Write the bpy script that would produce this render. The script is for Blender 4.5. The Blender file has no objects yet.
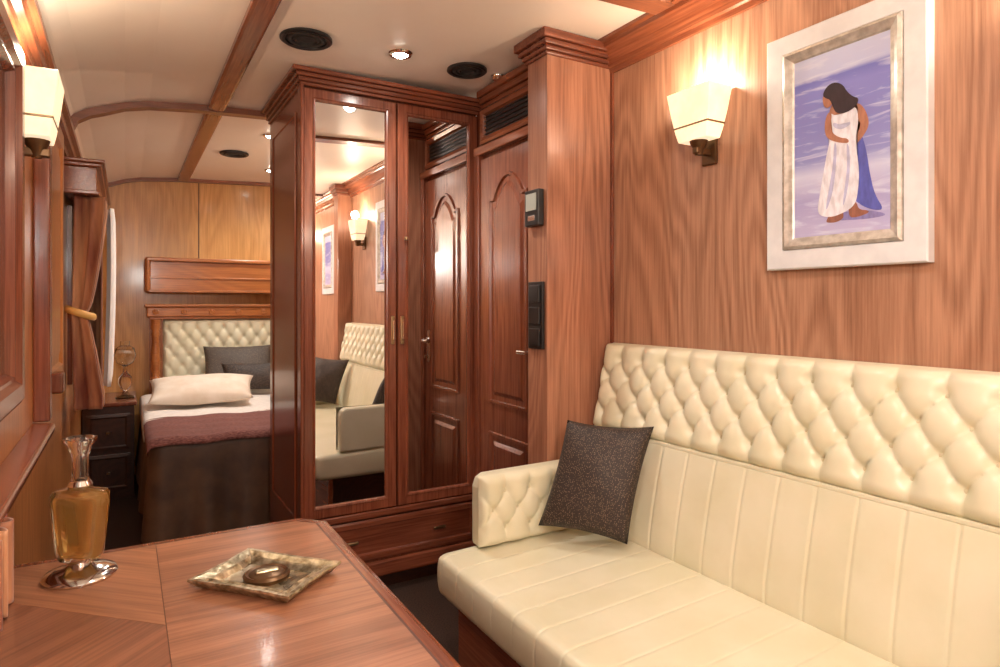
import bpy, bmesh, math, random
from mathutils import Vector, Matrix
random.seed(4)
S = bpy.context.scene
COL = S.collection

# ------------------------------------------------------------ materials
def lin(r, g, b):
    f = lambda c: ((c/255)/12.92 if c/255 <= .04045 else ((c/255+.055)/1.055)**2.4)
    return (f(r), f(g), f(b), 1)

def base(name, col, rough=.5, metal=0, coat=0, **kw):
    m = bpy.data.materials.new(name); m.use_nodes = True
    b = m.node_tree.nodes['Principled BSDF']
    b.inputs['Base Color'].default_value = col
    b.inputs['Roughness'].default_value = rough
    b.inputs['Metallic'].default_value = metal
    b.inputs['Coat Weight'].default_value = coat
    b.inputs['Coat Roughness'].default_value = .12
    for k, v in kw.items():
        b.inputs[k.replace('_', ' ')].default_value = v
    return m

def noisy(m, c1, c2, scale=20, detail=4, bump=0, stretch=(1, 1, 1), lo=.35, hi=.65, bdist=.002):
    nt = m.node_tree; N = nt.nodes; L = nt.links; b = N['Principled BSDF']
    tc = N.new('ShaderNodeTexCoord'); mp = N.new('ShaderNodeMapping')
    mp.inputs['Scale'].default_value = stretch
    L.new(tc.outputs['Object'], mp.inputs['Vector'])
    n = N.new('ShaderNodeTexNoise'); n.inputs['Scale'].default_value = scale; n.inputs['Detail'].default_value = detail
    L.new(mp.outputs[0], n.inputs['Vector'])
    r = N.new('ShaderNodeValToRGB'); r.color_ramp.elements[0].color = c1; r.color_ramp.elements[1].color = c2
    r.color_ramp.elements[0].position = lo; r.color_ramp.elements[1].position = hi
    L.new(n.outputs['Fac'], r.inputs[0]); L.new(r.outputs[0], b.inputs['Base Color'])
    if bump:
        bp = N.new('ShaderNodeBump'); bp.inputs['Strength'].default_value = bump; bp.inputs['Distance'].default_value = bdist
        L.new(n.outputs['Fac'], bp.inputs['Height']); L.new(bp.outputs[0], b.inputs['Normal'])
    return m

def wood(name, cd, cl, axis='Z', rough=.3, ring=16, rot=0, coat=.3, rs=1.6, mixring=.4):
    m = base(name, cl, rough, coat=coat)
    nt = m.node_tree; N = nt.nodes; L = nt.links; b = N['Principled BSDF']
    tc = N.new('ShaderNodeTexCoord'); r0 = N.new('ShaderNodeMapping')
    r0.inputs['Rotation'].default_value = (0, 0, rot)
    L.new(tc.outputs['Object'], r0.inputs['Vector'])
    i = 'XYZ'.index(axis)
    def mp(o, a):
        q = N.new('ShaderNodeMapping'); s = [o, o, o]; s[i] = a
        q.inputs['Scale'].default_value = s; L.new(r0.outputs[0], q.inputs['Vector']); return q
    m1 = mp(2.2*rs, .36*rs); n1 = N.new('ShaderNodeTexNoise'); n1.inputs['Scale'].default_value = 1
    n1.inputs['Detail'].default_value = 2.2; n1.inputs['Distortion'].default_value = .35; n1.inputs['Roughness'].default_value = .35
    L.new(m1.outputs[0], n1.inputs['Vector'])
    mul = N.new('ShaderNodeMath'); mul.operation = 'MULTIPLY'; mul.inputs[1].default_value = ring*6
    L.new(n1.outputs['Fac'], mul.inputs[0])
    sn = N.new('ShaderNodeMath'); sn.operation = 'SINE'; L.new(mul.outputs[0], sn.inputs[0])
    ma = N.new('ShaderNodeMath'); ma.operation = 'MULTIPLY_ADD'; ma.inputs[1].default_value = .5*mixring; ma.inputs[2].default_value = .5*mixring
    L.new(sn.outputs[0], ma.inputs[0])
    m2 = mp(120, 3.5); n2 = N.new('ShaderNodeTexNoise'); n2.inputs['Scale'].default_value = 1; n2.inputs['Detail'].default_value = 5
    n2.inputs['Roughness'].default_value = .65
    L.new(m2.outputs[0], n2.inputs['Vector'])
    m2r = N.new('ShaderNodeMapRange'); m2r.inputs['From Min'].default_value = .28; m2r.inputs['From Max'].default_value = .7
    L.new(n2.outputs['Fac'], m2r.inputs['Value'])
    ad = N.new('ShaderNodeMath'); ad.operation = 'MULTIPLY_ADD'; ad.inputs[1].default_value = 1-mixring
    L.new(m2r.outputs[0], ad.inputs[0]); L.new(ma.outputs[0], ad.inputs[2])
    r = N.new('ShaderNodeValToRGB'); r.color_ramp.elements[0].color = cd; r.color_ramp.elements[1].color = cl
    r.color_ramp.elements[0].position = .05; r.color_ramp.elements[1].position = .85
    L.new(ad.outputs[0], r.inputs[0])
    n3 = N.new('ShaderNodeTexNoise'); n3.inputs['Scale'].default_value = 1.1; n3.inputs['Detail'].default_value = 1
    m3 = mp(2.5, .5); L.new(m3.outputs[0], n3.inputs['Vector'])
    hs = N.new('ShaderNodeHueSaturation'); mr = N.new('ShaderNodeMapRange')
    mr.inputs['From Min'].default_value = .3; mr.inputs['From Max'].default_value = .7
    mr.inputs['To Min'].default_value = .86; mr.inputs['To Max'].default_value = 1.12
    L.new(n3.outputs['Fac'], mr.inputs['Value']); L.new(mr.outputs[0], hs.inputs['Value'])
    L.new(r.outputs[0], hs.inputs['Color']); L.new(hs.outputs[0], b.inputs['Base Color'])
    return m

M_wall = wood('cherry_wall', lin(142, 98, 74), lin(194, 148, 119), 'Z', .38, mixring=.36)
M_bedwall = wood('honey_wall', lin(172, 120, 62), lin(210, 158, 96), 'Z', .3, mixring=.3)
M_leftwall = wood('left_wall_wood', lin(162, 98, 54), lin(206, 140, 84), 'Z', .3, mixring=.3)
DD, DL = lin(92, 45, 29), lin(140, 78, 54)
M_dz = wood('mahogany_v', DD, DL, 'Z', .25, mixring=.2)
M_dx = wood('mahogany_x', DD, DL, 'X', .25, mixring=.2)
M_dy = wood('mahogany_y', lin(112, 58, 37), lin(152, 88, 58), 'Y', .25, mixring=.2)
M_pil = wood('pillar_wood', lin(130, 82, 60), lin(180, 126, 98), 'Z', .32, mixring=.32)
M_hx = wood('honey_x', lin(140, 78, 38), lin(182, 112, 60), 'X', .3, mixring=.25)
M_rib = wood('rib_wood', lin(108, 62, 42), lin(142, 88, 62), 'X', .35, mixring=.2)
M_dark = wood('dark_base', lin(38, 18, 12), lin(62, 32, 20), 'Y', .35)
M_t0 = wood('table_veneer_x', lin(122, 78, 55), lin(174, 120, 88), 'X', .32, mixring=.34, coat=.25)
M_t1 = wood('table_veneer_d', lin(126, 80, 55), lin(174, 120, 86), 'X', .32, rot=.75, mixring=.25, coat=.25)
M_t2 = wood('table_veneer_e', lin(112, 70, 50), lin(154, 102, 74), 'X', .32, rot=-.75, mixring=.25, coat=.25)
M_tedge = wood('table_edge', lin(104, 55, 36), lin(140, 82, 56), 'Y', .25, coat=.4, mixring=.2)
M_line = base('inlay_line', lin(88, 50, 34), .3)
M_ceil = noisy(base('ceiling_cream', lin(244, 234, 220), .35), lin(243, 232, 217), lin(247, 238, 226), 2)
M_floor = noisy(base('carpet_brown', lin(60, 40, 30), .95), lin(46, 30, 22), lin(70, 48, 36), 160, bump=.5)
M_leather = noisy(base('cream_leather', lin(222, 217, 188), .36, coat=.08), lin(219, 214, 184), lin(227, 222, 196), 6, bump=0)
M_button = base('leather_button', lin(205, 197, 165), .35)
M_mirror = base('mirror_glass', (.84, .83, .82, 1), .01, 1)
M_chrome = base('chrome', (.75, .74, .72, 1), .12, 1)
M_silver = noisy(base('silver', (.7, .65, .52, 1), .3, .8), lin(132, 116, 86), lin(214, 202, 172), 60, bump=.7)
M_tray = noisy(base('tray_inner', (.4, .35, .28, 1), .25, .5), lin(98, 82, 60), lin(160, 140, 108), 30, bump=.4)
M_sframe = noisy(base('silver_leaf_frame', (.7, .68, .62, 1), .35, .3), lin(172, 166, 156), lin(208, 203, 194), 40, bump=.3)
M_bronze = base('bronze', lin(104, 76, 50), .35, .7)
M_brass = base('brass', lin(170, 145, 110), .3, 1)
M_black = base('black_plastic', (.012, .011, .011, 1), .35)
M_hole = noisy(base('vent_black', (.008, .007, .007, 1), .6), (.004, .004, .004, 1), (.02, .018, .016, 1), 80)
M_screen = base('lcd', lin(170, 175, 165), .3)
M_white = noisy(base('frame_white', lin(222, 222, 218), .45), lin(216, 220, 224), lin(230, 233, 236), 5, stretch=(1, 3, 3))
M_linen = noisy(base('linen_white', lin(235, 230, 224), .85), lin(228, 222, 216), lin(240, 236, 230), 30, bump=.2)
M_pillow = noisy(base('pillow_cream', lin(230, 215, 195), .8), lin(226, 212, 194), lin(238, 228, 214), 12, bump=.15)
M_mauve = noisy(base('throw_maroon', lin(118, 70, 68), .9), lin(98, 56, 54), lin(146, 98, 90), 60, stretch=(1, 6, 1), bump=.4)
M_spread = noisy(base('bedspread_brown', lin(62, 42, 28), .6), lin(66, 44, 30), lin(88, 62, 42), 8)
M_curt = noisy(base('curtain_brown', lin(140, 78, 56), .6, Sheen_Weight=.3), lin(120, 56, 38), lin(206, 148, 104), 9, stretch=(1, 2.5, .2))
M_sheer = base('sheer_white', lin(248, 247, 245), .9)
M_gold = base('gold_rope', lin(235, 185, 105), .5)
M_glass = base('clear_glass', (.95, .97, .96, 1), .03, Transmission_Weight=1, IOR=1.45)
M_amber = base('amber_liquid', lin(246, 200, 120), .05, Transmission_Weight=.75, IOR=1.35)
M_dglass = base('window_night_glass', lin(48, 26, 18), .06, coat=1)
M_bulb = base('bulb', (1, .85, .65, 1), .5, Emission_Color=(1, .85, .62, 1), Emission_Strength=14)
M_spot = base('spot_emit', (1, 1, 1, 1), .5, Emission_Color=(1, .95, .85, 1), Emission_Strength=60)
M_fillglobe = base('fill_globe_glow', (1, 1, 1, 1), .4, Emission_Color=(1, .93, .84, 1), Emission_Strength=3)  # glow for the added globe behind the camera
M_shade = noisy(base('alabaster_shade', lin(250, 228, 185), .4, Emission_Color=(1, .80, .54, 1), Emission_Strength=.85), lin(236, 200, 150), lin(252, 234, 200), 9)

def sequin(name, dark, light, sc=200, thr=.5):
    m = base(name, dark, .6)
    nt = m.node_tree; N = nt.nodes; L = nt.links; b = N['Principled BSDF']
    tc = N.new('ShaderNodeTexCoord'); v = N.new('ShaderNodeTexVoronoi'); v.inputs['Scale'].default_value = sc
    v.inputs['Randomness'].default_value = .5
    L.new(tc.outputs['Object'], v.inputs['Vector'])
    r = N.new('ShaderNodeValToRGB'); r.color_ramp.elements[0].color = (1, 1, 1, 1); r.color_ramp.elements[1].color = (0, 0, 0, 1)
    r.color_ramp.elements[0].position = .15; r.color_ramp.elements[1].position = .42
    L.new(v.outputs['Distance'], r.inputs[0])
    w = N.new('ShaderNodeTexWhiteNoise'); L.new(v.outputs['Color'], w.inputs['Vector'])
    g = N.new('ShaderNodeMath'); g.operation = 'GREATER_THAN'; g.inputs[1].default_value = thr; L.new(w.outputs['Value'], g.inputs[0])
    mu = N.new('ShaderNodeMath'); mu.operation = 'MULTIPLY'; L.new(r.outputs[0], mu.inputs[0]); L.new(g.outputs[0], mu.inputs[1])
    mx = N.new('ShaderNodeMix'); mx.data_type = 'RGBA'; L.new(mu.outputs[0], mx.inputs['Factor'])
    mx.inputs['A'].default_value = dark; mx.inputs['B'].default_value = light
    L.new(mx.outputs['Result'], b.inputs['Base Color'])
    return m
M_seq = sequin('cushion_sequin', lin(46, 35, 30), lin(140, 118, 98), 230, .35)
M_seq2 = sequin('cushion_grey', lin(78, 68, 60), lin(140, 125, 108))

# ------------------------------------------------------------ geometry helpers
def group(name, loc=(0, 0, 0)):
    e = bpy.data.objects.new(name, None); e.location = loc; e.empty_display_size = .1
    COL.objects.link(e); return e

def finish(bm, name, mats, parent=None, smooth=False, recalc=True):
    if recalc: bmesh.ops.recalc_face_normals(bm, faces=bm.faces)
    me = bpy.data.meshes.new(name); bm.to_mesh(me); bm.free()
    if not isinstance(mats, (list, tuple)): mats = [mats]
    for m in mats: me.materials.append(m)
    if smooth:
        for p in me.polygons: p.use_smooth = True
    o = bpy.data.objects.new(name, me); COL.objects.link(o)
    if parent:
        o.parent = parent; o.matrix_parent_inverse = Matrix.Translation(-parent.location)
    return o

def bev(o, w, seg=2):
    m = o.modifiers.new('bevel', 'BEVEL'); m.width = w; m.segments = seg; m.limit_method = 'ANGLE'; m.angle_limit = .6
    return o

def box(name, x0, x1, y0, y1, z0, z1, mat, parent=None, bevel=0):
    bm = bmesh.new()
    vs = [bm.verts.new((x, y, z)) for x in (x0, x1) for y in (y0, y1) for z in (z0, z1)]
    for f in ((0, 1, 3, 2), (4, 6, 7, 5), (0, 4, 5, 1), (2, 3, 7, 6), (0, 2, 6, 4), (1, 5, 7, 3)):
        bm.faces.new([vs[i] for i in f])
    o = finish(bm, name, mat, parent)
    if bevel: bev(o, bevel)
    return o

def prism(name, pts, axis, a0, a1, mat, parent=None, bevel=0, smooth=False):
    bm = bmesh.new()
    f = {'X': lambda p, a: (a, p[0], p[1]), 'Y': lambda p, a: (p[0], a, p[1]), 'Z': lambda p, a: (p[0], p[1], a)}[axis]
    A = [bm.verts.new(f(p, a0)) for p in pts]; B = [bm.verts.new(f(p, a1)) for p in pts]
    n = len(pts)
    bm.faces.new(A); bm.faces.new(B)
    for i in range(n): bm.faces.new((A[i], A[(i+1) % n], B[(i+1) % n], B[i]))
    o = finish(bm, name, mat, parent)
    if bevel: bev(o, bevel)
    return o

def lathe(name, prof, c, mat, parent=None, seg=40, sx=1, sy=1):
    bm = bmesh.new(); rings = []
    for r, z in prof:
        rings.append([bm.verts.new((c[0]+sx*r*math.cos(2*math.pi*k/seg), c[1]+sy*r*math.sin(2*math.pi*k/seg), c[2]+z)) for k in range(seg)])
    for a, b in zip(rings, rings[1:]):
        for k in range(seg): bm.faces.new((a[k], a[(k+1) % seg], b[(k+1) % seg], b[k]))
    if prof[0][0] > 1e-5: bm.faces.new(rings[0])
    if prof[-1][0] > 1e-5: bm.faces.new(rings[-1])
    bmesh.ops.remove_doubles(bm, verts=bm.verts, dist=1e-6)
    o = finish(bm, name, mat, parent, smooth=True)
    m = o.modifiers.new('es', 'EDGE_SPLIT'); m.split_angle = .7
    return o

def offset(pts, d):
    n = len(pts); out = []
    area = sum(pts[i][0]*pts[(i+1) % n][1]-pts[(i+1) % n][0]*pts[i][1] for i in range(n))
    s = 1 if area > 0 else -1
    for i in range(n):
        p0, p1, p2 = Vector(pts[i-1]), Vector(pts[i]), Vector(pts[(i+1) % n])
        e1 = (p1-p0).normalized(); e2 = (p2-p1).normalized()
        n1 = Vector((-e1.y, e1.x))*s; n2 = Vector((-e2.y, e2.x))*s
        b = (n1+n2).normalized(); c = max(.35, b.dot(n1))
        out.append(p1+b*(d/c))
    return out

def moulding(name, pts, o, u, v, n, prof, mat, parent=None, cap=True, capmat=None, bevel=0):
    """rings of (inset,height) around a closed outline; cap closes the last ring"""
    o, u, v, n = map(Vector, (o, u, v, n)); bm = bmesh.new(); rings = []
    for d, h in prof:
        rings.append([bm.verts.new(o+u*q[0]+v*q[1]+n*h) for q in offset(pts, d)])
    k = len(pts)
    for a, b in zip(rings, rings[1:]):
        for i in range(k): bm.faces.new((a[i], a[(i+1) % k], b[(i+1) % k], b[i]))
    mats = [mat]
    if cap:
        f = bm.faces.new(rings[-1])
        if capmat: mats.append(capmat); f.material_index = 1
    return finish(bm, name, mats, parent)

def rect(w, h, x=0, y=0): return [(x, y), (x+w, y), (x+w, y+h), (x, y+h)]
def arch(w, h, rise, x=0, y=0, n=16):
    p = [(x, y), (x+w, y), (x+w, y+h-rise)]
    sh = w*.12
    for i in range(n+1):
        a = i/n; p.append((x+w-sh-(w-2*sh)*a, y+h-rise+rise*math.sin(math.pi*a)**.8))
    p.append((x, y+h-rise)); return p

def tuft(name, o, u, v, n, W, H, dx, dz, rows, parent, mat=M_leather, depth=.02, puff=.02, er=.035, res=.0065, s0=0, btn=.008):
    o, u, v, n = Vector(o), Vector(u).normalized(), Vector(v).normalized(), Vector(n).normalized()
    v0 = (H-(rows-1)*dz)/2
    def ht(s, t):
        a0 = (s-s0)/dx; tt = (t-v0)/dz; tc = min(max(tt, 0), rows-1)
        a = a0+tc/2; b = a0-tc/2
        p = (abs(math.sin(math.pi*a))*abs(math.sin(math.pi*b)))**.38
        best = 9
        for r in range(max(0, int(tc)-1), min(rows, int(tc)+3)):
            sx = a0-(.5 if r % 2 else 0); sx -= round(sx)
            best = min(best, (sx*dx)**2+((tt-r)*dz)**2)
        q = 1-math.exp(-best/(.016**2))
        h = depth*(.62*p+.38*q)
        e = min(1, min(s, W-s, t, H-t)/er); e = math.sqrt(max(0, 1-(1-e)**2))
        return e*(puff+h)
    nx, nz = int(W/res), int(H/res); bm = bmesh.new(); g = []
    for j in range(nz+1):
        g.append([bm.verts.new(o+u*(W*i/nx)+v*(H*j/nz)+n*ht(W*i/nx, H*j/nz)) for i in range(nx+1)])
    for j in range(nz):
        for i in range(nx): bm.faces.new((g[j][i], g[j][i+1], g[j+1][i+1], g[j+1][i]))
    finish(bm, name, mat, parent, smooth=True)
    bm = bmesh.new()
    rot = Matrix((u, v, n)).transposed().to_4x4()
    for r in range(rows):
        k = -2
        while True:
            s = s0+(k+(.5 if r % 2 else 0))*dx; k += 1
            if s > W-.02: break
            if s < .02: continue
            t = v0+r*dz
            M = Matrix.Translation(o+u*s+v*t+n*(puff+.001)) @ rot @ Matrix.Diagonal((1, 1, .55, 1))
            bmesh.ops.create_uvsphere(bm, u_segments=12, v_segments=8, radius=btn, matrix=M)
    finish(bm, name+'_buttons', M_button, parent, smooth=True)

def chaikin(pts, k=2):
    P = [Vector(p) for p in pts]
    for _ in range(k):
        Q = []
        for i in range(len(P)):
            a, b = P[i], P[(i+1) % len(P)]
            Q += [a*.75+b*.25, a*.25+b*.75]
        P = Q
    return P

def sweep(name, prof, y0, y1, mat, parent, sp=0, depth=.006, wid=.012, step=.008, s0=0, endr=.02):
    """closed (x,z) profile swept along Y with stitched channels every sp"""
    pv = [Vector(p) for p in prof]; n = len(pv); nor = []
    area = sum(pv[i].x*pv[(i+1) % n].y-pv[(i+1) % n].x*pv[i].y for i in range(n)); s = 1 if area > 0 else -1
    for i in range(n):
        e = (pv[(i+1) % n]-pv[i-1]).normalized(); nor.append(Vector((e.y, -e.x))*s)
    N = int((y1-y0)/step)
    ys = [y0+(y1-y0)*k/N for k in range(N+1)]
    bm = bmesh.new(); Rr = []
    for y in ys:
        d = 0
        if sp:
            q = (y1-y-s0)/sp; q = abs(q-round(q))*sp; d = -depth*math.exp(-(q/wid)**2)
        e = min(y-y0, y1-y)
        if e < endr: d -= endr*.8*(1-math.sqrt(max(0, 1-(1-e/endr)**2)))
        Rr.append([bm.verts.new((p.x+m.x*d, y, p.y+m.y*d)) for p, m in zip(pv, nor)])
    for a, b in zip(Rr, Rr[1:]):
        for i in range(n): bm.faces.new((a[i], a[(i+1) % n], b[(i+1) % n], b[i]))
    bm.faces.new(Rr[0]); bm.faces.new(Rr[-1])
    return finish(bm, name, mat, parent, smooth=True)

def cushion(name, bl, br, tl, tr, th, mat, parent=None, n=28, seam=None):
    bl, br, tl, tr = map(Vector, (bl, br, tl, tr))
    nor = (br-bl).cross(tl-bl).normalized(); bm = bmesh.new(); sides = []
    for sg in (1, -1):
        g = []
        for j in range(n+1):
            row = []
            for i in range(n+1):
                a, b = i/n, j/n; x, y = 2*a-1, 2*b-1
                pin = .07
                ax = x*(1-pin*(1-y*y)); ay = y*(1-pin*(1-x*x))
                A, B = (ax+1)/2, (ay+1)/2
                p = (bl*(1-A)+br*A)*(1-B)+(tl*(1-A)+tr*A)*B
                h = th*((1-x*x)*(1-y*y))**.42
                h *= 1+.06*math.sin(5*x+2*y+1)*math.cos(4*y-x)
                row.append(bm.verts.new(p+nor*h*sg))
            g.append(row)
        for j in range(n):
            for i in range(n): bm.faces.new((g[j][i], g[j][i+1], g[j+1][i+1], g[j+1][i]))
    bmesh.ops.remove_doubles(bm, verts=bm.verts, dist=1e-5)
    return finish(bm, name, mat, parent, smooth=True)

# ------------------------------------------------------------ room shell
L, R, Y0, Y1 = -.25, 1.70, -1.7, 5.6
CP = [(-.25, 2.06), (-.235, 2.12), (-.20, 2.165), (-.15, 2.197), (-.1, 2.215), (0, 2.25), (.1, 2.272), (.3, 2.29), (.64, 2.305), (1.2, 2.33), (1.7, 2.35)]
def ceilz(x):
    for a, b in zip(CP, CP[1:]):
        if a[0] <= x <= b[0]: return a[1]+(b[1]-a[1])*(x-a[0])/(b[0]-a[0])
box('floor', L-.06, R+.06, Y0-.06, Y1+.06, -.05, 0, M_floor)
o = prism('ceiling', CP+[(1.76, 2.35), (1.76, 2.45), (-.31, 2.45), (-.31, 2.06)], 'Y', Y0-.06, Y1+.06, M_ceil)
box('wall_right', R, R+.06, Y0, Y1, 0, 2.35, M_wall)
box('wall_left', L-.06, L, Y0, Y1, 0, 2.06, M_leftwall)
box('wall_back', L-.06, R+.06, Y1, Y1+.06, 0, 2.40, M_bedwall)
box('wall_front', L-.06, R+.06, Y0-.06, Y0, 0, 2.40, M_wall)
def ribx(name, y0, y1, th, x0=-.25, x1=1.7):
    up = [(x, z) for x, z in CP if x0 <= x <= x1]
    dn = []
    for x, z in up:
        dn.append((max(x, L+.0)+(th if x < -.2 else th*.5 if x < -.05 else 0), z-th))
    prism(name, up+dn[::-1], 'Y', y0, y1, M_rib)
ribx('trim_1', 3.45, 3.51, .03)
ribx('trim_2', 5.555, 5.6, .025)
ribx('trim_3', 1.57, 1.66, .018)
ribx('trim_10', -.6, -.51, .018)
bev(prism('trim_4', [(.352, 2.296), (.432, 2.299), (.432, 2.272), (.42, 2.268), (.364, 2.268), (.352, 2.272)], 'Y', Y0, Y1-.05, M_dy), .004)
crown = [(1.7, 2.235), (1.688, 2.235), (1.684, 2.252), (1.672, 2.256), (1.668, 2.27), (1.655, 2.292), (1.635, 2.31), (1.625, 2.315), (1.622, 2.33), (1.605, 2.334), (1.605, 2.346), (1.7, 2.35)]
prism('trim_5', crown, 'Y', Y0, 1.985, M_dy)
prism('trim_6', [(-.25, 2.0), (-.235, 2.0), (-.232, 2.02), (-.215, 2.03), (-.21, 2.05), (-.195, 2.06), (-.195, 2.085), (-.2, 2.10), (-.235, 2.13), (-.25, 2.1)], 'Y', Y0, Y1, M_dy)
box('trim_7', 1.688, 1.7, 1.972, 1.985, 0, 2.24, M_dz)
box('trim_9', .505, .511, 5.597, 5.6, 1.66, 2.28, M_dark)

prism('trim_8', [(-.25, .85), (-.235, .855), (-.23, .885), (-.195, .895), (-.19, .915), (-.195, .925), (-.25, .93)], 'Y', Y0, 2.46, M_dy, bevel=.003)
box('baseboard_left', -.25, -.232, Y0, 4.38, 0, .1, M_dark)
g = group('sliding_wall_panel', (-.24, 2.75, 1.5))
moulding('panel', rect(.62, 1.0), (-.249, 3.2, 1.0), (0, -1, 0), (0, 0, 1), (1, 0, 0), [(0, 0), (0, .03), (.06, .03), (.07, .018), (.09, .018), (.12, .026)], M_leftwall, g)
box('stile', -.25, -.205, 2.46, 2.53, .93, 2.0, M_dz, g, .006)
box('pull_block', -.219, -.18, 2.6, 2.68, 1.0, 1.07, M_dz, g, .008)

g = group('window_1', (-.24, 1.4, 1.5))
moulding('frame', rect(1.35, .86), (-.25, 1.93, 1.06), (0, -1, 0), (0, 0, 1), (1, 0, 0), [(0, 0), (0, .03), (.015, .04), (.05, .04), (.062, .028), (.07, .028), (.08, .01)], M_dz, g, capmat=M_dglass)

g = group('partition_pillar', (1.54, 2.05, 0))
box('shaft', 1.38, 1.7, 1.985, 2.12, 0, 2.27, M_pil, g, .003)
for i, (e, a, b) in enumerate(((.010, 2.252, 2.266), (.018, 2.266, 2.284), (.030, 2.284, 2.304), (.042, 2.304, 2.338))):
    box('cornice_%d' % i, 1.38-e, 1.7, 1.985-e, 2.12+e, a, b, M_dx, g, .005)
box('plinth', 1.37, 1.7, 1.975, 2.13, 0, .1, M_dx, g, .004)
g = group('thermostat', (1.37, 2.05, 1.68))
box('body', 1.352, 1.38, 2.005, 2.10, 1.605, 1.745, M_black, g, .004)
box('screen', 1.350, 1.353, 2.018, 2.088, 1.665, 1.73, M_screen, g)
box('keys', 1.350, 1.353, 2.03, 2.075, 1.625, 1.645, M_chrome, g, .001)
g = group('light_switch', (1.37, 2.05, 1.26))
box('plate', 1.368, 1.38, 2.0, 2.10, 1.13, 1.39, M_black, g, .003)
for i in range(3):
    box('rocker_%d' % i, 1.360, 1.369, 2.015, 2.085, 1.142+i*.083, 1.21+i*.083, M_black, g, .004)

box('wall_bathroom', 1.5, 1.7, 2.12, 2.768, 0, 2.33, M_dz)
g = group('door_1', (1.49, 2.44, 0))
FA = dict(o=(1.478, 2.69, 0), u=(0, -1, 0), v=(0, 0, 1), n=(-1, 0, 0))
box('leaf', 1.478, 1.5, 2.17, 2.69, .02, 2.0, M_dz, g, .003)
pp = [(0, 0), (.004, .010), (.016, .010), (.022, -.004), (.034, -.004), (.06, .008)]
moulding('panel_top', arch(.34, 1.06, .10, .09, .84), mat=M_dz, parent=g, prof=pp, **FA)
moulding('panel_low', rect(.34, .58, .09, .13), mat=M_dz, parent=g, prof=pp, **FA)
box('jamb_far', 1.468, 1.5, 2.695, 2.735, 0, 2.05, M_dz, g, .004)
box('jamb_near', 1.468, 1.5, 2.122, 2.165, 0, 2.05, M_dz, g, .004)
box('head', 1.462, 1.5, 2.122, 2.735, 2.02, 2.06, M_dy, g, .005)
box('escutcheon', 1.472, 1.478, 2.205, 2.235, .98, 1.16, M_chrome, g, .003)
h = lathe('handle_rose', [(0, 0), (.02, 0), (.02, .008), (.008, .012), (.008, .045), (0, .045)], (0, 0, 0), M_chrome, g)
h.matrix_parent_inverse = Matrix.Translation(-g.location) @ Matrix.Translation((1.474, 2.22, 1.1)) @ Matrix.Rotation(-math.pi/2, 4, 'Y')
box('lever', 1.428, 1.442, 2.215, 2.29, 1.092, 1.108, M_chrome, g, .005)
box('key', 1.45, 1.472, 2.217, 2.223, 1.0, 1.02, M_chrome, g, .001)
g = group('ventilation_grille', (1.49, 2.44, 2.15))
moulding('frame', rect(.54, .17, 0, 0), (1.5, 2.70, 2.075), (0, -1, 0), (0, 0, 1), (-1, 0, 0), [(0, 0), (0, .02), (.012, .026), (.03, .02), (.036, .006)], M_dy, g, capmat=M_hole)
for i in range(5):
    box('slat_%d' % i, 1.484, 1.492, 2.205, 2.665, 2.117+i*.02, 2.122+i*.02, M_dark, g, .001)
for i, (e, a, b) in enumerate(((.012, 2.25, 2.27), (.025, 2.27, 2.30), (.04, 2.30, 2.33))):
    box('trim_2%d' % i, 1.5-e, 1.5, 2.16, 2.70, a, b, M_dy, None, .005)

# ------------------------------------------------------------ wardrobe
g = group('mirrored_wardrobe', (1.07, 3.1, 0))
box('carcass', .648, 1.498, 2.772, 3.445, .075, 2.26, M_dz, g, .003)
box('plinth', .67, 1.498, 2.80, 3.43, 0, .075, M_dark, g)
dp = [(0, 0), (0, .02), (.004, .024), (.038, .024), (.043, .028), (.050, .026), (.054, .012)]
for nm, x0, x1 in (('left', .652, 1.071), ('right', 1.078, 1.494)):
    moulding('door_frame_'+nm, rect(x1-x0, 1.85), (x0, 2.77, .378), (1, 0, 0), (0, 0, 1), (0, -1, 0), dp, M_dz, g, cap=False)
    box('mirror_'+nm, x0+.052, x1-.052, 2.757, 2.771, .43, 2.176, M_mirror, g)
for nm, x in (('left', 1.052), ('right', 1.098)):
    box('handle_plate_'+nm, x-.009, x+.009, 2.740, 2.747, 1.12, 1.25, M_brass, g, .003)
    box('handle_grip_'+nm, x-.004, x+.004, 2.728, 2.741, 1.14, 1.23, M_chrome, g, .003)
lathe('lock_knob', [(0, 0), (.009, 0), (.009, .012), (.004, .016), (0, .016)], (1.115, 2.738, 1.60), M_brass, g)
box('mid_rail', .640, 1.498, 2.742, 2.772, .345, .375, M_dx, g, .006)
dr = [(0, 0), (0, .018), (.01, .022), (.03, .022), (.036, .012), (.05, .012)]
moulding('drawer', rect(.835, .185), (.655, 2.77, .152), (1, 0, 0), (0, 0, 1), (0, -1, 0), dr, M_dx, g)
for i, x in enumerate((.86, 1.287)):
    box('drawer_pull_%d' % i, x-.03, x+.03, 2.735, 2.748, .24, .252, M_brass, g, .003)
box('base_rail', .636, 1.498, 2.738, 2.772, .075, .145, M_dx, g, .01)
for i, (e, a, b) in enumerate(((.01, 2.235, 2.25), (.02, 2.25, 2.268), (.032, 2.268, 2.284), (.048, 2.284, 2.302))):
    box('cornice_%d' % i, .648-e, 1.498, 2.75-e, 3.445, a, b, M_dx, g, .004)
moulding('side_panel', rect(.5, 1.8), (.648, 3.36, .35), (0, -1, 0), (0, 0, 1), (-1, 0, 0), [(0, .001), (.004, .007), (.014, .007), (.018, .002)], M_dz, g)
box('corner_post', .640, .654, 2.742, 2.80, .075, 2.24, M_dz, g, .004)

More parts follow.
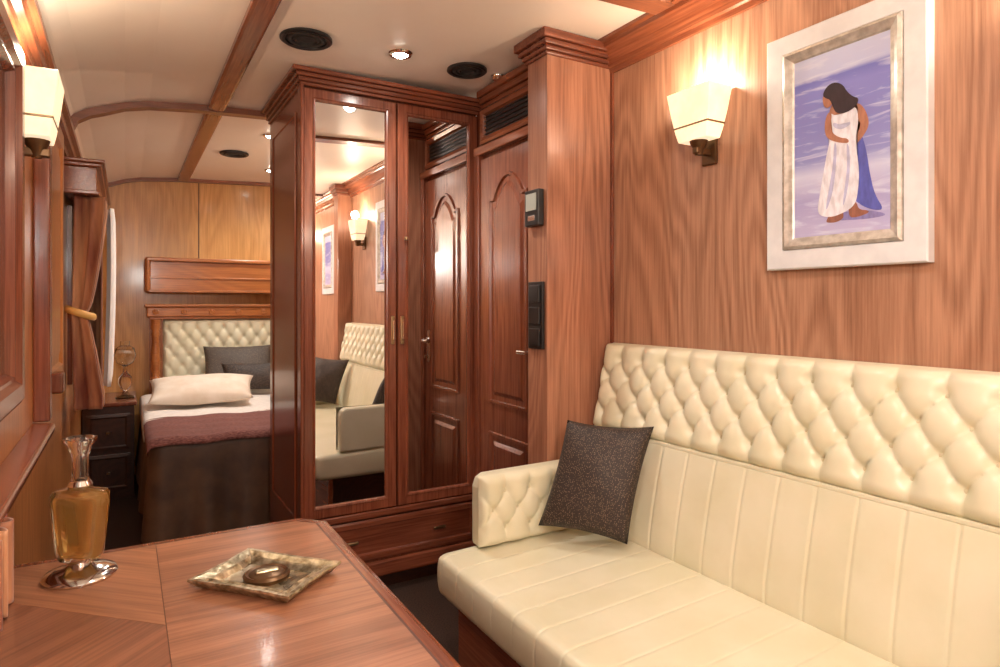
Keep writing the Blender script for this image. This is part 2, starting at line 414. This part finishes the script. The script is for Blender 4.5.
# ------------------------------------------------------------ sofa
g = group('tufted_leather_sofa', (1.3, 1.05, 0))
SY0, SY1 = .12, 1.97
seat = [(1.62, .315), (1.3, .315), (.98, .315), (.915, .318), (.905, .37), (.905, .42), (.915, .458), (1.0, .46), (1.15, .464), (1.3, .47), (1.45, .476), (1.62, .478), (1.62, .40)]
sweep('seat_cushion', chaikin(seat, 2), SY0, SY1, M_leather, g, sp=.112, depth=.0016, wid=.0035, step=.0035, s0=.05, endr=.03)
lowb = [(1.685, .45), (1.58, .45), (1.515, .455), (1.518, .53), (1.535, .62), (1.556, .72), (1.578, .80), (1.588, .83), (1.62, .832), (1.685, .832), (1.685, .65)]
sweep('back_lower', chaikin(lowb, 2), SY0, SY1, M_leather, g, sp=.112, depth=.003, wid=.004, step=.0035, s0=.05, endr=.02)
prism('back_core', [(1.612, .80), (1.676, 1.145), (1.694, 1.15), (1.694, .80)], 'Y', SY0+.004, SY1-.002, M_leather, g, .003)
vv = Vector((.068, 0, .325)); H = vv.length
tuft('back_tufted', (1.609, SY1, .822), (0, -1, 0), vv, (-.325, 0, .068), SY1-SY0, H, .112, .068, 4, g, depth=.036, puff=.010, s0=.05, btn=.0095, res=.0055)
bev(prism('back_piping', [(1.582, .817), (1.60, .812), (1.60, .828), (1.584, .831)], 'Y', SY0+.01, SY1-.01, M_leather, g), .004, 3)
for nm, ya, yb, sg in (('far', 1.905, 1.97, -1), ('near', .12, .185, 1)):
    prof = [(1.045, .465), (1.045, .67), (1.055, .70), (1.08, .712), (1.56, .716), (1.56, .465)]
    prism('arm_'+nm, prof, 'Y', ya, yb, M_leather, g, .012)
    if sg < 0: tuft('arm_tuft_'+nm, (1.04, ya+.002, .47), (1, 0, 0), (0, 0, 1), (0, -1, 0), .515, .244, .1, .062, 3, g, depth=.024, puff=.008, er=.03, res=.005)
    else: tuft('arm_tuft_'+nm, (1.555, yb-.002, .47), (-1, 0, 0), (0, 0, 1), (0, 1, 0), .515, .244, .1, .062, 3, g, depth=.024, puff=.008, er=.03, res=.005)
box('base_front', .985, 1.01, SY0+.02, SY1-.02, .06, .318, M_dy, g, .003)
box('base_box', 1.01, 1.685, SY0+.02, SY1-.02, 0, .318, M_dark, g)
cushion('throw_cushion', (1.235, 1.83, .535), (1.435, 1.60, .505), (1.375, 1.85, .885), (1.575, 1.62, .88), .055, M_seq)
cushion('throw_cushion', (1.44, .50, .51), (1.20, .30, .53), (1.56, .48, .86), (1.33, .27, .88), .055, M_seq)

# ------------------------------------------------------------ picture
def picture(name, ynear, yfar, z0, z1, figure):
    g = group(name, (1.68, (ynear+yfar)/2, (z0+z1)/2))
    W, Hh = yfar-ynear, z1-z0
    A = dict(u=(0, -1, 0), v=(0, 0, 1), n=(-1, 0, 0))
    moulding('outer_frame', rect(W, Hh), (1.7, yfar, z0), prof=[(0, 0), (0, .028), (.004, .032), (.054, .032), (.058, .026)], mat=M_white, parent=g, cap=False, **A)
    moulding('inner_frame', rect(W-.112, Hh-.112), (1.7, yfar-.056, z0+.056), prof=[(0, .026), (.002, .036), (.01, .04), (.02, .034), (.03, .030), (.036, .024)], mat=M_sframe, parent=g, cap=False, **A)
    cw, ch = W-.182, Hh-.182
    m = base(name+'_canvas', lin(150, 150, 200), .5)
    nt = m.node_tree; N = nt.nodes; K = nt.links; b = N['Principled BSDF']
    tc = N.new('ShaderNodeTexCoord'); mp = N.new('ShaderNodeMapping'); mp.inputs['Scale'].default_value = (1, 9, 60)
    K.new(tc.outputs['Object'], mp.inputs[0]); n = N.new('ShaderNodeTexNoise'); n.inputs['Scale'].default_value = 1; n.inputs['Detail'].default_value = 5; n.inputs['Distortion'].default_value = .6
    K.new(mp.outputs[0], n.inputs['Vector'])
    sep = N.new('ShaderNodeSeparateXYZ'); K.new(tc.outputs['Object'], sep.inputs[0])
    mr = N.new('ShaderNodeMapRange'); mr.inputs['From Min'].default_value = z0+.09; mr.inputs['From Max'].default_value = z1-.09
    K.new(sep.outputs['Z'], mr.inputs['Value'])
    ra = N.new('ShaderNodeValToRGB'); cr = ra.color_ramp
    cr.elements[0].position = 0; cr.elements[0].color = lin(188, 184, 222)
    cr.elements[1].position = 1; cr.elements[1].color = lin(196, 204, 236)
    for p, c in ((.2, lin(168, 164, 212)), (.34, lin(206, 210, 238)), (.42, lin(144, 148, 208)), (.62, lin(134, 138, 206)), (.8, lin(134, 138, 212)), (.86, lin(116, 122, 202)), (.885, lin(190, 198, 234))):
        e = cr.elements.new(p); e.color = c
    K.new(mr.outputs[0], ra.inputs[0])
    rw = N.new('ShaderNodeValToRGB'); rw.color_ramp.elements[0].position = .52; rw.color_ramp.elements[1].position = .7
    rw.color_ramp.elements[0].color = (0, 0, 0, 1); rw.color_ramp.elements[1].color = (.7, .7, .7, 1)
    K.new(n.outputs['Fac'], rw.inputs[0])
    mx = N.new('ShaderNodeMix'); mx.data_type = 'RGBA'; K.new(rw.outputs[0], mx.inputs['Factor']); K.new(ra.outputs[0], mx.inputs['A'])
    mx.inputs['B'].default_value = lin(216, 222, 244); K.new(mx.outputs['Result'], b.inputs['Base Color'])
    box('canvas', 1.674, 1.7, ynear+.088, yfar-.088, z0+.088, z1-.088, m, g)
    if figure:
        def shape(nm, pts, col, lift, k=2):
            # painted flat shapes: x,y in 0..1 of the canvas, y downward
            bm = bmesh.new(); P = chaikin(pts, k)
            f = bm.faces.new([bm.verts.new((1.6738-lift*.0004, yfar-.091-(p[0]+.02)*cw, z1-.091-p[1]*ch)) for p in P])
            bmesh.ops.triangulate(bm, faces=[f])
            mm = noisy(base(nm, col, .55), tuple(c*.82 for c in col[:3])+(1,), tuple(min(1, c*1.12) for c in col[:3])+(1,), 45, stretch=(1, 2, .7))
            finish(bm, nm, mm, g, recalc=False)
        sk = lin(176, 122, 98); sk2 = lin(150, 98, 80); wh = lin(232, 232, 244); pu = lin(92, 98, 184); sh = lin(138, 132, 188)
        shape('painted_shadow', [(.42, .895), (.6, .885), (.8, .895), (.98, .93), (.8, .94), (.6, .935), (.45, .93)], sh, 0)
        shape('painted_foot_left', [(.40, .87), (.50, .86), (.53, .90), (.52, .925), (.44, .94), (.34, .935), (.35, .915)], sk2, 1)
        shape('painted_foot_right', [(.58, .84), (.66, .84), (.68, .885), (.78, .895), (.78, .91), (.66, .925), (.58, .92)], sk2, 1)
        shape('painted_wrap', [(.60, .44), (.70, .47), (.76, .58), (.79, .70), (.84, .82), (.93, .90), (.84, .90), (.72, .87), (.62, .82), (.58, .62)], pu, 2)
        shape('painted_arm_right', [(.62, .325), (.69, .325), (.75, .37), (.785, .43), (.775, .47), (.72, .51), (.65, .545), (.61, .54), (.61, .515), (.66, .49), (.70, .455), (.70, .43), (.66, .40), (.61, .37)], sk, 3)
        shape('painted_back', [(.41, .29), (.52, .285), (.62, .31), (.68, .335), (.67, .41), (.52, .43), (.40, .40), (.37, .33)], sk, 3)
        shape('painted_dress', [(.385, .335), (.44, .36), (.55, .36), (.66, .33), (.685, .42), (.655, .49), (.665, .58), (.69, .68), (.68, .78), (.65, .86), (.52, .895), (.38, .91), (.24, .885), (.27, .78), (.31, .67), (.35, .56), (.385, .48), (.36, .41)], wh, 4)
        shape('painted_fold_a', [(.43, .50), (.46, .52), (.45, .64), (.42, .77), (.35, .87), (.34, .85), (.38, .74), (.42, .62)], lin(186, 188, 222), 5)
        shape('painted_fold_b', [(.56, .52), (.59, .54), (.60, .66), (.57, .78), (.53, .86), (.52, .84), (.55, .74), (.57, .64)], lin(190, 192, 224), 5)
        shape('painted_fold_c', [(.42, .39), (.5, .42), (.6, .41), (.6, .43), (.5, .445), (.42, .42)], lin(196, 198, 226), 5)
        shape('painted_arm_left', [(.365, .33), (.41, .34), (.395, .40), (.41, .45), (.49, .485), (.58, .50), (.59, .525), (.50, .515), (.38, .485), (.33, .445), (.33, .38)], sk, 6)
        shape('painted_face', [(.305, .235), (.36, .215), (.42, .24), (.42, .29), (.37, .31), (.325, .298), (.31, .27)], sk, 6)
        shape('painted_hair', [(.305, .228), (.35, .188), (.43, .175), (.52, .20), (.57, .25), (.63, .285), (.69, .30), (.67, .335), (.60, .355), (.52, .36), (.45, .345), (.42, .31), (.39, .265), (.335, .25)], lin(52, 38, 46), 7)
picture('framed_seaside_painting', .795, 1.243, 1.404, 2.09, True)
picture('framed_seaside_picture', -.75, -.35, 1.404, 2.05, False)

# ------------------------------------------------------------ wall sconces
def sconce(x, y, z, d, W, off=.06, shs=1):
    """d = +1 lamp sticks out towards +X, -1 towards -X"""
    g = group('wall_sconce', (x, y, z))
    bt, tp = z, z+.165
    c = x+d*off
    def ring(hw, hd, zz): return [(c+sx*hd, y+sy*hw, zz) for sx, sy in ((-1, -1), (1, -1), (1, 1), (-1, 1))]
    bm = bmesh.new(); rs = []
    for hw, hd, zz in ((.060, .032, bt), (.068, .038, bt+.03), (.08, .046, bt+.09), (.092, .054, tp), (.088, .050, tp), (.075, .041, bt+.09), (.055, .028, bt+.01)):
        rs.append([bm.verts.new(p) for p in ring(hw, hd, zz)])
    for a, b in zip(rs, rs[1:]):
        for i in range(4): bm.faces.new((a[i], a[(i+1) % 4], b[(i+1) % 4], b[i]))
    bm.faces.new(rs[0]); bm.faces.new(rs[-1])
    bev(finish(bm, 'shade', M_shade, g), .004)
    box('shade_band', c-.042, c+.042, y-.074, y+.074, bt+.045, bt+.051, M_brass, g, .002)
    box('backplate', min(x, x+d*.014), max(x, x+d*.014), y-.03, y+.03, z-.075, z+.03, M_bronze, g, .004)
    box('arm', min(x, x+d*.08), max(x, x+d*.08), y-.011, y+.011, z-.045, z-.022, M_bronze, g, .004)
    lathe('cup', [(0, -.05), (.012, -.048), (.016, -.03), (.026, -.015), (.03, -.001), (0, -.001)], (c, y, z), M_bronze, g, 24)
    lathe('bulb', [(0, .02), (.014, .025), (.022, .06), (.018, .10), (.012, .14), (0, .15)], (c, y, z), M_bulb, g, 16)
    l = bpy.data.lights.new('sconce_light', 'POINT'); l.energy = W; l.color = (1, .86, .68); l.shadow_soft_size = .03
    lo = bpy.data.objects.new('sconce_light', l); COL.objects.link(lo); lo.parent = g; lo.location = (d*.085, 0, .205)
sconce(1.7, 1.48, 1.845, -1, 6)
sconce(1.7, .45, 1.83, -1, 7)
sconce(-.25, 2.06, 1.735, 1, 5.5, .050)
sconce(1.7, -1.35, 1.83, -1, 18)  # added behind the camera, uplight fill for the ceiling
sconce(-.25, -.6, 1.83, 1, 18)  # likewise an added, unseen uplight behind the camera
sconce(1.7, 4.1, 1.83, -1, 20)  # added out of sight behind the wardrobe to brighten the bedroom

# ------------------------------------------------------------ ceiling fittings
def downlight(x, y, W, col=(1, .94, .87), em=M_spot, ang=155, soft=.03):
    z = ceilz(x); g = group('ceiling_downlight', (x, y, z))
    lathe('trim_ring', [(.028, -.004), (.032, -.010), (.045, -.008), (.05, 0)], (x, y, z), M_chrome, g)
    lathe('lens', [(0, -.016), (.02, -.014), (.031, -.007)], (x, y, z), em, g)
    l = bpy.data.lights.new('downlight_beam', 'SPOT'); l.energy = W; l.color = col; l.spot_size = math.radians(ang); l.spot_blend = .9; l.shadow_soft_size = soft
    lo = bpy.data.objects.new('downlight_beam', l); COL.objects.link(lo); lo.parent = g; lo.location = (0, 0, -.03)
downlight(.96, 2.42, 28)
downlight(.7, .9, 28)  # added above the view as general fill
downlight(.9, -1.2, 34, soft=.08)  # unseen extra behind the camera, added to fill the room
downlight(.75, 3.95, 36)
downlight(.95, 5.0, 36)
def fill_globe(x, y, drop, W):  # made-up lamp, hung out of view to lift room and ceiling light
    z = ceilz(x); g = group('added_fill_globe', (x, y, z))
    lathe('canopy', [(.05, 0), (.05, -.01), (.02, -.025), (.006, -.03), (.006, -drop+.08), (.03, -drop+.075), (.03, -drop+.06), (0, -drop+.06)], (x, y, z), M_brass, g)
    bm = bmesh.new(); bmesh.ops.create_uvsphere(bm, u_segments=32, v_segments=16, radius=.07, matrix=Matrix.Translation((x, y, z-drop)))
    finish(bm, 'globe', M_fillglobe, g, smooth=True)
    l = bpy.data.lights.new('globe_fill_light', 'POINT'); l.energy = W; l.color = (1, .95, .88); l.shadow_soft_size = .1
    lo = bpy.data.objects.new('globe_fill_light', l); COL.objects.link(lo); lo.parent = g; lo.location = (0, 0, -drop-.18)
fill_globe(.2, -.6, .34, 62)
def vent(name, x, y, r):
    z = ceilz(x)-.002; g = group(name, (x, y, z))
    lathe('rim', [(r, 0), (r, -.008), (r-.008, -.013), (r-.018, -.010), (r-.02, -.004), (0, -.004)], (x, y, z), M_black, g)
    lathe('core', [(r-.024, -.004), (r-.03, -.011), (r-.04, -.011), (r-.045, -.005), (r-.055, -.011), (r-.06, -.005), (0, -.005)], (x, y, z), M_hole, g)
vent('ceiling_air_vent', .585, 2.42, .095)
vent('ceiling_air_vent', 1.29, 2.47, .088)
vent('ceiling_air_vent', .62, 4.5, .09)
g = group('smoke_detector', (1.45, 2.48, ceilz(1.45)))
lathe('body', [(.03, 0), (.03, -.01), (.02, -.022), (0, -.022)], (1.45, 2.48, ceilz(1.45)), M_chrome, g)

# ------------------------------------------------------------ table
TP = [(-.248, .80), (.385, .80), (.445, .865), (.445, 1.622), (.387, 1.685), (-.248, 1.685)]
g = group('wooden_table', (.1, 1.24, 0))
moulding('top', TP, (0, 0, 0), (1, 0, 0), (0, 1, 0), (0, 0, 1), [(.012, .712), (0, .718), (-.002, .735), (.003, .748), (.012, .7505), (.03, .7505)], M_tedge, g)
prism('top_core', offset(TP, .012), 'Z', .712, .7495, M_tedge, g)
def inlay(nm, pts, m, z=.7512):
    prism(nm, pts, 'Z', .7495, z, m, g)
inlay('inlay_border', offset(TP, .028), M_line, .7508)
inlay('veneer_right', [(.0615, .833), (.372, .833), (.412, .878), (.412, 1.61), (.373, 1.652), (.0615, 1.652)], M_t0)
inlay('veneer_left_far', [(.060, 1.652), (-.215, 1.652), (-.215, 1.499), (.060, 1.229)], M_t1)
inlay('veneer_left_near', [(.060, 1.228), (-.215, 1.498), (-.215, .833), (.060, .833)], M_t2)
box('pedestal', .0, .18, 1.05, 1.42, .06, .712, M_dz, g, .01)
box('foot', -.05, .26, .95, 1.52, 0, .06, M_dz, g, .015)
box('wall_cleat', -.248, -.19, .85, 1.64, .66, .712, M_dz, g, .003)

# glass decanter
g = group('amber_glass_decanter', (-.078, 1.535, .752))
c = (-.078, 1.535, .7515)
lathe('metal_base', [(0, 0), (.062, 0), (.066, .006), (.062, .012), (.045, .017), (.028, .022), (.02, .028), (.024, .034), (0, .034)], c, M_chrome, g)
def rbox_stack(nm, secs, mat):
    bm = bmesh.new(); rs = []
    for hx, hy, z in secs:
        pts = []
        for k in range(32):
            a = 2*math.pi*k/32+.01; cx, sx = math.cos(a), math.sin(a)
            e = .35
            lx = math.copysign(abs(cx)**e, cx)*hx; ly = math.copysign(abs(sx)**e, sx)*hy
            ra = -.55
            pts.append(bm.verts.new((c[0]+lx*math.cos(ra)-ly*math.sin(ra), c[1]+lx*math.sin(ra)+ly*math.cos(ra), c[2]+z)))
        rs.append(pts)
    for a, b in zip(rs, rs[1:]):
        for i in range(32): bm.faces.new((a[i], a[(i+1) % 32], b[(i+1) % 32], b[i]))
    bm.faces.new(rs[0]); bm.faces.new(rs[-1])
    return finish(bm, nm, mat, g, smooth=True)
rbox_stack('glass_body', [(.022, .014, .032), (.034, .02, .036), (.040, .024, .05), (.050, .026, .15), (.050, .026, .168), (.046, .024, .174), (.02, .015, .178), (.014, .013, .194)], M_glass)
rbox_stack('amber_liquid', [(.030, .015, .044), (.035, .018, .056), (.044, .021, .15), (.042, .020, .162)], M_amber)
lathe('neck', [(.018, .19), (.014, .205), (.014, .24), (.020, .262), (.030, .275), (.030, .281), (.016, .278), (.009, .25), (.009, .195)], c, M_glass, g)
lathe('stopper_collar', [(.017, .178), (.022, .186), (.017, .195), (0, .195)], c, M_chrome, g)

# ashtray
cx, cy = .243, 1.325; ux = Vector((.66, -.751, 0)); vx = Vector((.751, .66, 0))
g = group('silver_ashtray', (cx, cy, .752))
w, h = .232, .172
pts = []
for (ax, ay, bx, by) in ((-1, -1, 1, -1), (1, -1, 1, 1), (1, 1, -1, 1), (-1, 1, -1, -1)):
    for i in range(10):
        a = i/10; x = ax+(bx-ax)*a; y = ay+(by-ay)*a; wv = 1-.045*math.sin(math.pi*a)-.012*math.sin(6*math.pi*a)
        if abs(ax-bx) > 0: y *= wv
        else: x *= wv
        pts.append((x*w/2, y*h/2))
moulding('tray', pts, (cx, cy, .7515), ux, vx, (0, 0, 1), [(.02, 0), (.012, .003), (0, .017), (.001, .021), (.008, .021), (.02, .014), (.025, .017), (.029, .014), (.036, .006)], M_silver, g, capmat=M_tray)
lathe('medallion', [(.042, .005), (.045, .014), (.04, .018), (.034, .015), (.03, .018), (0, .019)], (cx, cy, .7515), M_bronze, g, 36)
bev(box('medallion_bar', cx-.022, cx+.022, cy-.008, cy+.008, .7685, .775, M_silver, g), .003)

def drape(name, path, zs, amp, nf, mat, parent=None, width=None, ny=120, thick=.004):
    """cloth hanging along Y at x=path; width(z)->(y0,y1,fold scale,x offset)"""
    bm = bmesh.new(); rows = []
    for z in zs:
        a, b, k, xo = width(z)
        rows.append([bm.verts.new((path+xo+amp*k*math.sin(2*math.pi*nf*i/ny+.6*math.sin(7*i/ny)), a+(b-a)*i/ny+.3*amp*k*math.cos(4*math.pi*nf*i/ny), z)) for i in range(ny+1)])
    for p, q in zip(rows, rows[1:]):
        for i in range(ny): bm.faces.new((p[i], p[i+1], q[i+1], q[i]))
    o = finish(bm, name, mat, parent, smooth=True)
    m = o.modifiers.new('th', 'SOLIDIFY'); m.thickness = thick
    return o
g = group('brown_curtain', (-.2, 1.4, .9))
drape('cloth', -.20, [.756+i*.01 for i in range(16)], .02, 3, M_curt, g, lambda z: (1.33, 1.50, 1, 0))

# ------------------------------------------------------------ bedroom
g = group('curtain_pelmet', (-.17, 4.2, 1.93))
box('board', -.25, -.115, 3.56, 4.98, 1.83, 1.95, M_dy, g, .004)
box('cap', -.25, -.095, 3.54, 5.0, 1.95, 1.968, M_dy, g, .005)
box('cap_top', -.25, -.082, 3.527, 5.01, 1.968, 1.985, M_dy, g, .005)
box('bead', -.25, -.105, 3.55, 4.99, 1.822, 1.84, M_dy, g, .004)
g = group('window_2', (-.24, 4.3, 1.3))
moulding('frame', rect(.95, .9), (-.25, 4.8, .9), (0, -1, 0), (0, 0, 1), (1, 0, 0), [(0, 0), (0, .02), (.05, .02), (.06, .006)], M_dz, g, capmat=M_dglass)
g = group('tied_curtain', (-.16, 3.75, 1.3))
def cwid(z):
    tie = 1.26
    if z > tie:
        k = min(1, (z-tie)/.5)**.6; return (3.60+.02*(1-k), 3.72+.22*k, .42+.58*k, -.045*(1-k))
    k = min(1, (tie-z)/.4)**.8; return (3.60, 3.72+.12*k, .42+.5*k, -.045+.04*k)
drape('cloth', -.145, [.80+i*.02 for i in range(52)], .062, 5, M_curt, g, cwid, ny=160)
bm = bmesh.new(); rs = []
for k in range(33):
    a = 2*math.pi*k/32; cxk, cyk = -.185+.056*math.cos(a), 3.665+.085*math.sin(a); zk = 1.262-.02*math.cos(a)
    rs.append([bm.verts.new((cxk+q*math.cos(a), cyk+q*math.sin(a), zk+dzv)) for q, dzv in ((0, -.018), (.008, -.012), (.010, 0), (.008, .012), (0, .018))])
for a, b in zip(rs, rs[1:]):
    for i in range(4): bm.faces.new((a[i], a[i+1], b[i+1], b[i]))
finish(bm, 'tieback', M_gold, g, smooth=True)
g = group('sheer_curtain', (-.1, 4.2, 1.3))
drape('cloth', -.088, [.86+i*.04 for i in range(25)], .018, 6, M_sheer, g, lambda z: (4.0, 4.75, 1, -.02*math.cos(z*2)), thick=.002)
g = group('tied_curtain', (-.16, 4.85, 1.3))
drape('cloth', -.16, [.78+i*.02 for i in range(53)], .03, 4, M_curt, g, lambda z: (4.78, 4.95, 1, 0))

g = group('nightstand', (-.09, 5.1, 0))
box('body', -.245, .055, 4.98, 5.56, .0, .62, M_dark, g, .004)
box('top', -.248, .07, 4.965, 5.58, .62, .645, M_dz, g, .006)
for i in range(2):
    moulding('drawer_%d' % i, rect(.25, .24), (-.22, 4.98, .06+i*.27), (1, 0, 0), (0, 0, 1), (0, -1, 0), [(0, 0), (0, .012), (.02, .014), (.03, .008)], M_dark, g)
    lathe('knob_%d' % i, [(0, 0), (.012, .004), (.012, .014), (0, .018)], (-.095, 4.96, .17+i*.27), M_brass, g, 16)
g = group('crystal_table_lamp', (0, 5.2, .645))
lathe('base', [(0, 0), (.06, 0), (.06, .012), (.02, .025), (.012, .05), (.03, .07), (.045, .11), (.04, .15), (.014, .18), (.012, .22), (.02, .23)], (0, 5.2, .645), M_glass, g)
lathe('shade', [(.02, .225), (.055, .25), (.07, .30), (.058, .35), (.03, .37), (.03, .40), (.026, .40), (.026, .37), (.052, .348), (.064, .30), (.05, .255), (.018, .232)], (0, 5.2, .645), M_glass, g)

BX0, BX1, BY0, BY1 = .11, 1.40, 3.60, 5.46
g = group('double_bed', (.75, 4.5, 0))
box('mattress', BX0+.02, BX1-.02, BY0+.02, BY1, .3, .60, M_linen, g, .03)
box('frame', BX0+.06, BX1-.06, BY0+.08, BY1, 0, .3, M_dark, g)
path = []
r = .06
def addl(a, b, n):
    for i in range(n): path.append((a[0]+(b[0]-a[0])*i/n, a[1]+(b[1]-a[1])*i/n))
addl((BX0, BY1), (BX0, BY0+r), 90)
for i in range(8):
    a = math.pi+math.pi/2*i/8; path.append((BX0+r+r*math.cos(a), BY0+r+r*math.sin(a)))
addl((BX0+r, BY0), (BX1-r, BY0), 80)
for i in range(8):
    a = 1.5*math.pi+math.pi/2*i/8; path.append((BX1-r+r*math.cos(a), BY0+r+r*math.sin(a)))
addl((BX1, BY0+r), (BX1, BY1), 60)
bm = bmesh.new(); rows = []
zs = [.61, .608, .60, .57, .5, .4, .3, .2, .12]; ins = [.06, .025, .006, 0, 0, 0, 0, 0, 0]
n_ = len(path)
for z, q in zip(zs, ins):
    row = []
    for i, p in enumerate(path):
        a, b = path[max(i-1, 0)], path[min(i+1, n_-1)]
        tx, ty = b[0]-a[0], b[1]-a[1]; l = math.hypot(tx, ty)
        fl = max(0, .6-z); d = -q+fl*.06+fl*.035*math.sin(i*.3+math.sin(i*.11)*2)
        # outward normal is to the right of the walking direction
        row.append(bm.verts.new((p[0]+ty/l*d, p[1]-tx/l*d, z)))
    rows.append(row)
for a, b in zip(rows, rows[1:]):
    for i in range(n_-1): bm.faces.new((a[i], a[i+1], b[i+1], b[i]))
finish(bm, 'bedspread_skirt', M_spread, g, smooth=True)
box('bedspread_top', BX0+.02, BX1-.02, BY0+.02, 4.7, .595, .613, M_spread, g, .008)
def sheet(nm, y0, y1, z, hang, mat, hf):
    xa, xb = BX0-.012, BX1+.012
    bm = bmesh.new(); ny, rows = 30, []
    prof = [(xa, z-hang), (xa, z-hang*.5), (xa+.002, z-.02), (xa+.012, z-.005), (xa+.035, z)]+[(xa+.035+(xb-xa-.07)*i/30, z+.004*math.sin(i*.9)) for i in range(1, 30)]+[(xb-.035, z), (xb-.012, z-.005), (xb, z-.02), (xb, z-hang)]
    for j in range(ny+1):
        y = y0+(y1-y0)*j/ny
        rows.append([bm.verts.new((x, y, q+.003*math.sin(j*.8+x*9)+.003)) for x, q in prof])
    if hf:
        rows.insert(0, [bm.verts.new((x, y0-.012, q-.02)) for x, q in prof])
        rows.insert(0, [bm.verts.new((x, y0-.014, q-.03 if q > z-.03 else q)) for x, q in prof])
    for a, b in zip(rows, rows[1:]):
        for i in range(len(prof)-1): bm.faces.new((a[i], a[i+1], b[i+1], b[i]))
    o = finish(bm, nm, mat, g, smooth=True); m = o.modifiers.new('t', 'SOLIDIFY'); m.thickness = .006; m.offset = 1
sheet('throw_blanket', BY0, 4.25, .622, .05, M_mauve, True)
sheet('top_sheet', 4.22, BY1-.01, .618, .12, M_linen, False)
cushion('bed_pillow', (.12, 4.56, .68), (.74, 4.50, .68), (.14, 4.90, .79), (.80, 4.86, .79), .075, M_pillow)
cushion('bed_cushion', (.50, 5.22, .67), (1.0, 5.16, .67), (.52, 5.40, .98), (1.02, 5.36, .98), .05, M_seq2)
cushion('bed_cushion', (.62, 5.06, .66), (1.08, 5.0, .66), (.62, 5.16, .86), (1.08, 5.10, .86), .045, M_seq)

g = group('headboard', (.75, 5.52, .9))
box('top_rail', .14, 1.42, 5.46, 5.58, 1.21, 1.285, M_hx, g, .008)
box('top_cap', .125, 1.435, 5.445, 5.6, 1.285, 1.305, M_hx, g, .006)
box('under_rail', .16, 1.40, 5.475, 5.58, 1.19, 1.21, M_hx, g, .004)
box('back_panel', .16, 1.40, 5.53, 5.6, .35, 1.2, M_hx, g)
for i in range(7):
    h = lathe('rosette_%d' % i, [(.022, 0), (.024, .006), (.016, .010), (.012, .006), (0, .012)], (0, 0, 0), M_hx, g, 24)
    h.matrix_parent_inverse = Matrix.Translation(-g.location) @ Matrix.Translation((.2+i*.195, 5.462, 1.248)) @ Matrix.Rotation(math.pi/2, 4, 'X')
for i, x in enumerate((.2, 1.36)):
    lathe('turned_post_%d' % i, [(.03, .35), (.03, .72), (.036, .74), (.024, .76), (.03, .80), (.034, .88), (.028, .98), (.022, 1.05), (.032, 1.08), (.024, 1.1), (.034, 1.13), (.034, 1.19)], (x, 5.49, 0), M_hx, g, 24)
tuft('tufted_panel', (.25, 5.53, .62), (1, 0, 0), (0, 0, 1), (0, -1, 0), 1.06, .57, .1, .07, 7, g, depth=.026, puff=.02, res=.01, s0=.03)
g = group('wall_shelf_box', (.75, 5.5, 1.53))
box('body', .16, 1.42, 5.43, 5.6, 1.41, 1.63, M_hx, g, .005)
box('cap', .135, 1.445, 5.405, 5.6, 1.63, 1.66, M_hx, g, .008)
box('lower_bead', .15, 1.43, 5.42, 5.6, 1.395, 1.415, M_hx, g, .005)
box('groove_rail', .155, 1.425, 5.422, 5.44, 1.50, 1.515, M_hx, g, .004)
box('end_bracket', .125, .16, 5.40, 5.6, 1.40, 1.66, M_hx, g, .02)

# partition pillar at the near end of the sofa
g = group('partition_pillar', (1.64, .03, 0))
box('shaft', 1.58, 1.7, -.03, .09, 0, 2.27, M_pil, g, .003)
for i, (e, a, b) in enumerate(((.012, 2.25, 2.27), (.025, 2.27, 2.30), (.035, 2.30, 2.338))):
    box('cornice_%d' % i, 1.58-e, 1.7, -.03-e, .09+e, a, b, M_dx, g, .005)

# ------------------------------------------------------------ camera / world
cam = bpy.data.cameras.new('camera'); co = bpy.data.objects.new('camera', cam); COL.objects.link(co)
cam.sensor_width = 36; cam.lens = 22.86; cam.shift_y = -.0285; cam.clip_start = .02
co.location = (0, 0, 1.3); co.rotation_euler = (math.pi/2, 0, -math.radians(30.56))
S.camera = co
w = bpy.data.worlds.new('world'); S.world = w; w.use_nodes = True
w.node_tree.nodes['Background'].inputs[0].default_value = (.05, .045, .04, 1)
S.view_settings.view_transform = 'Standard'
S.view_settings.exposure = .12
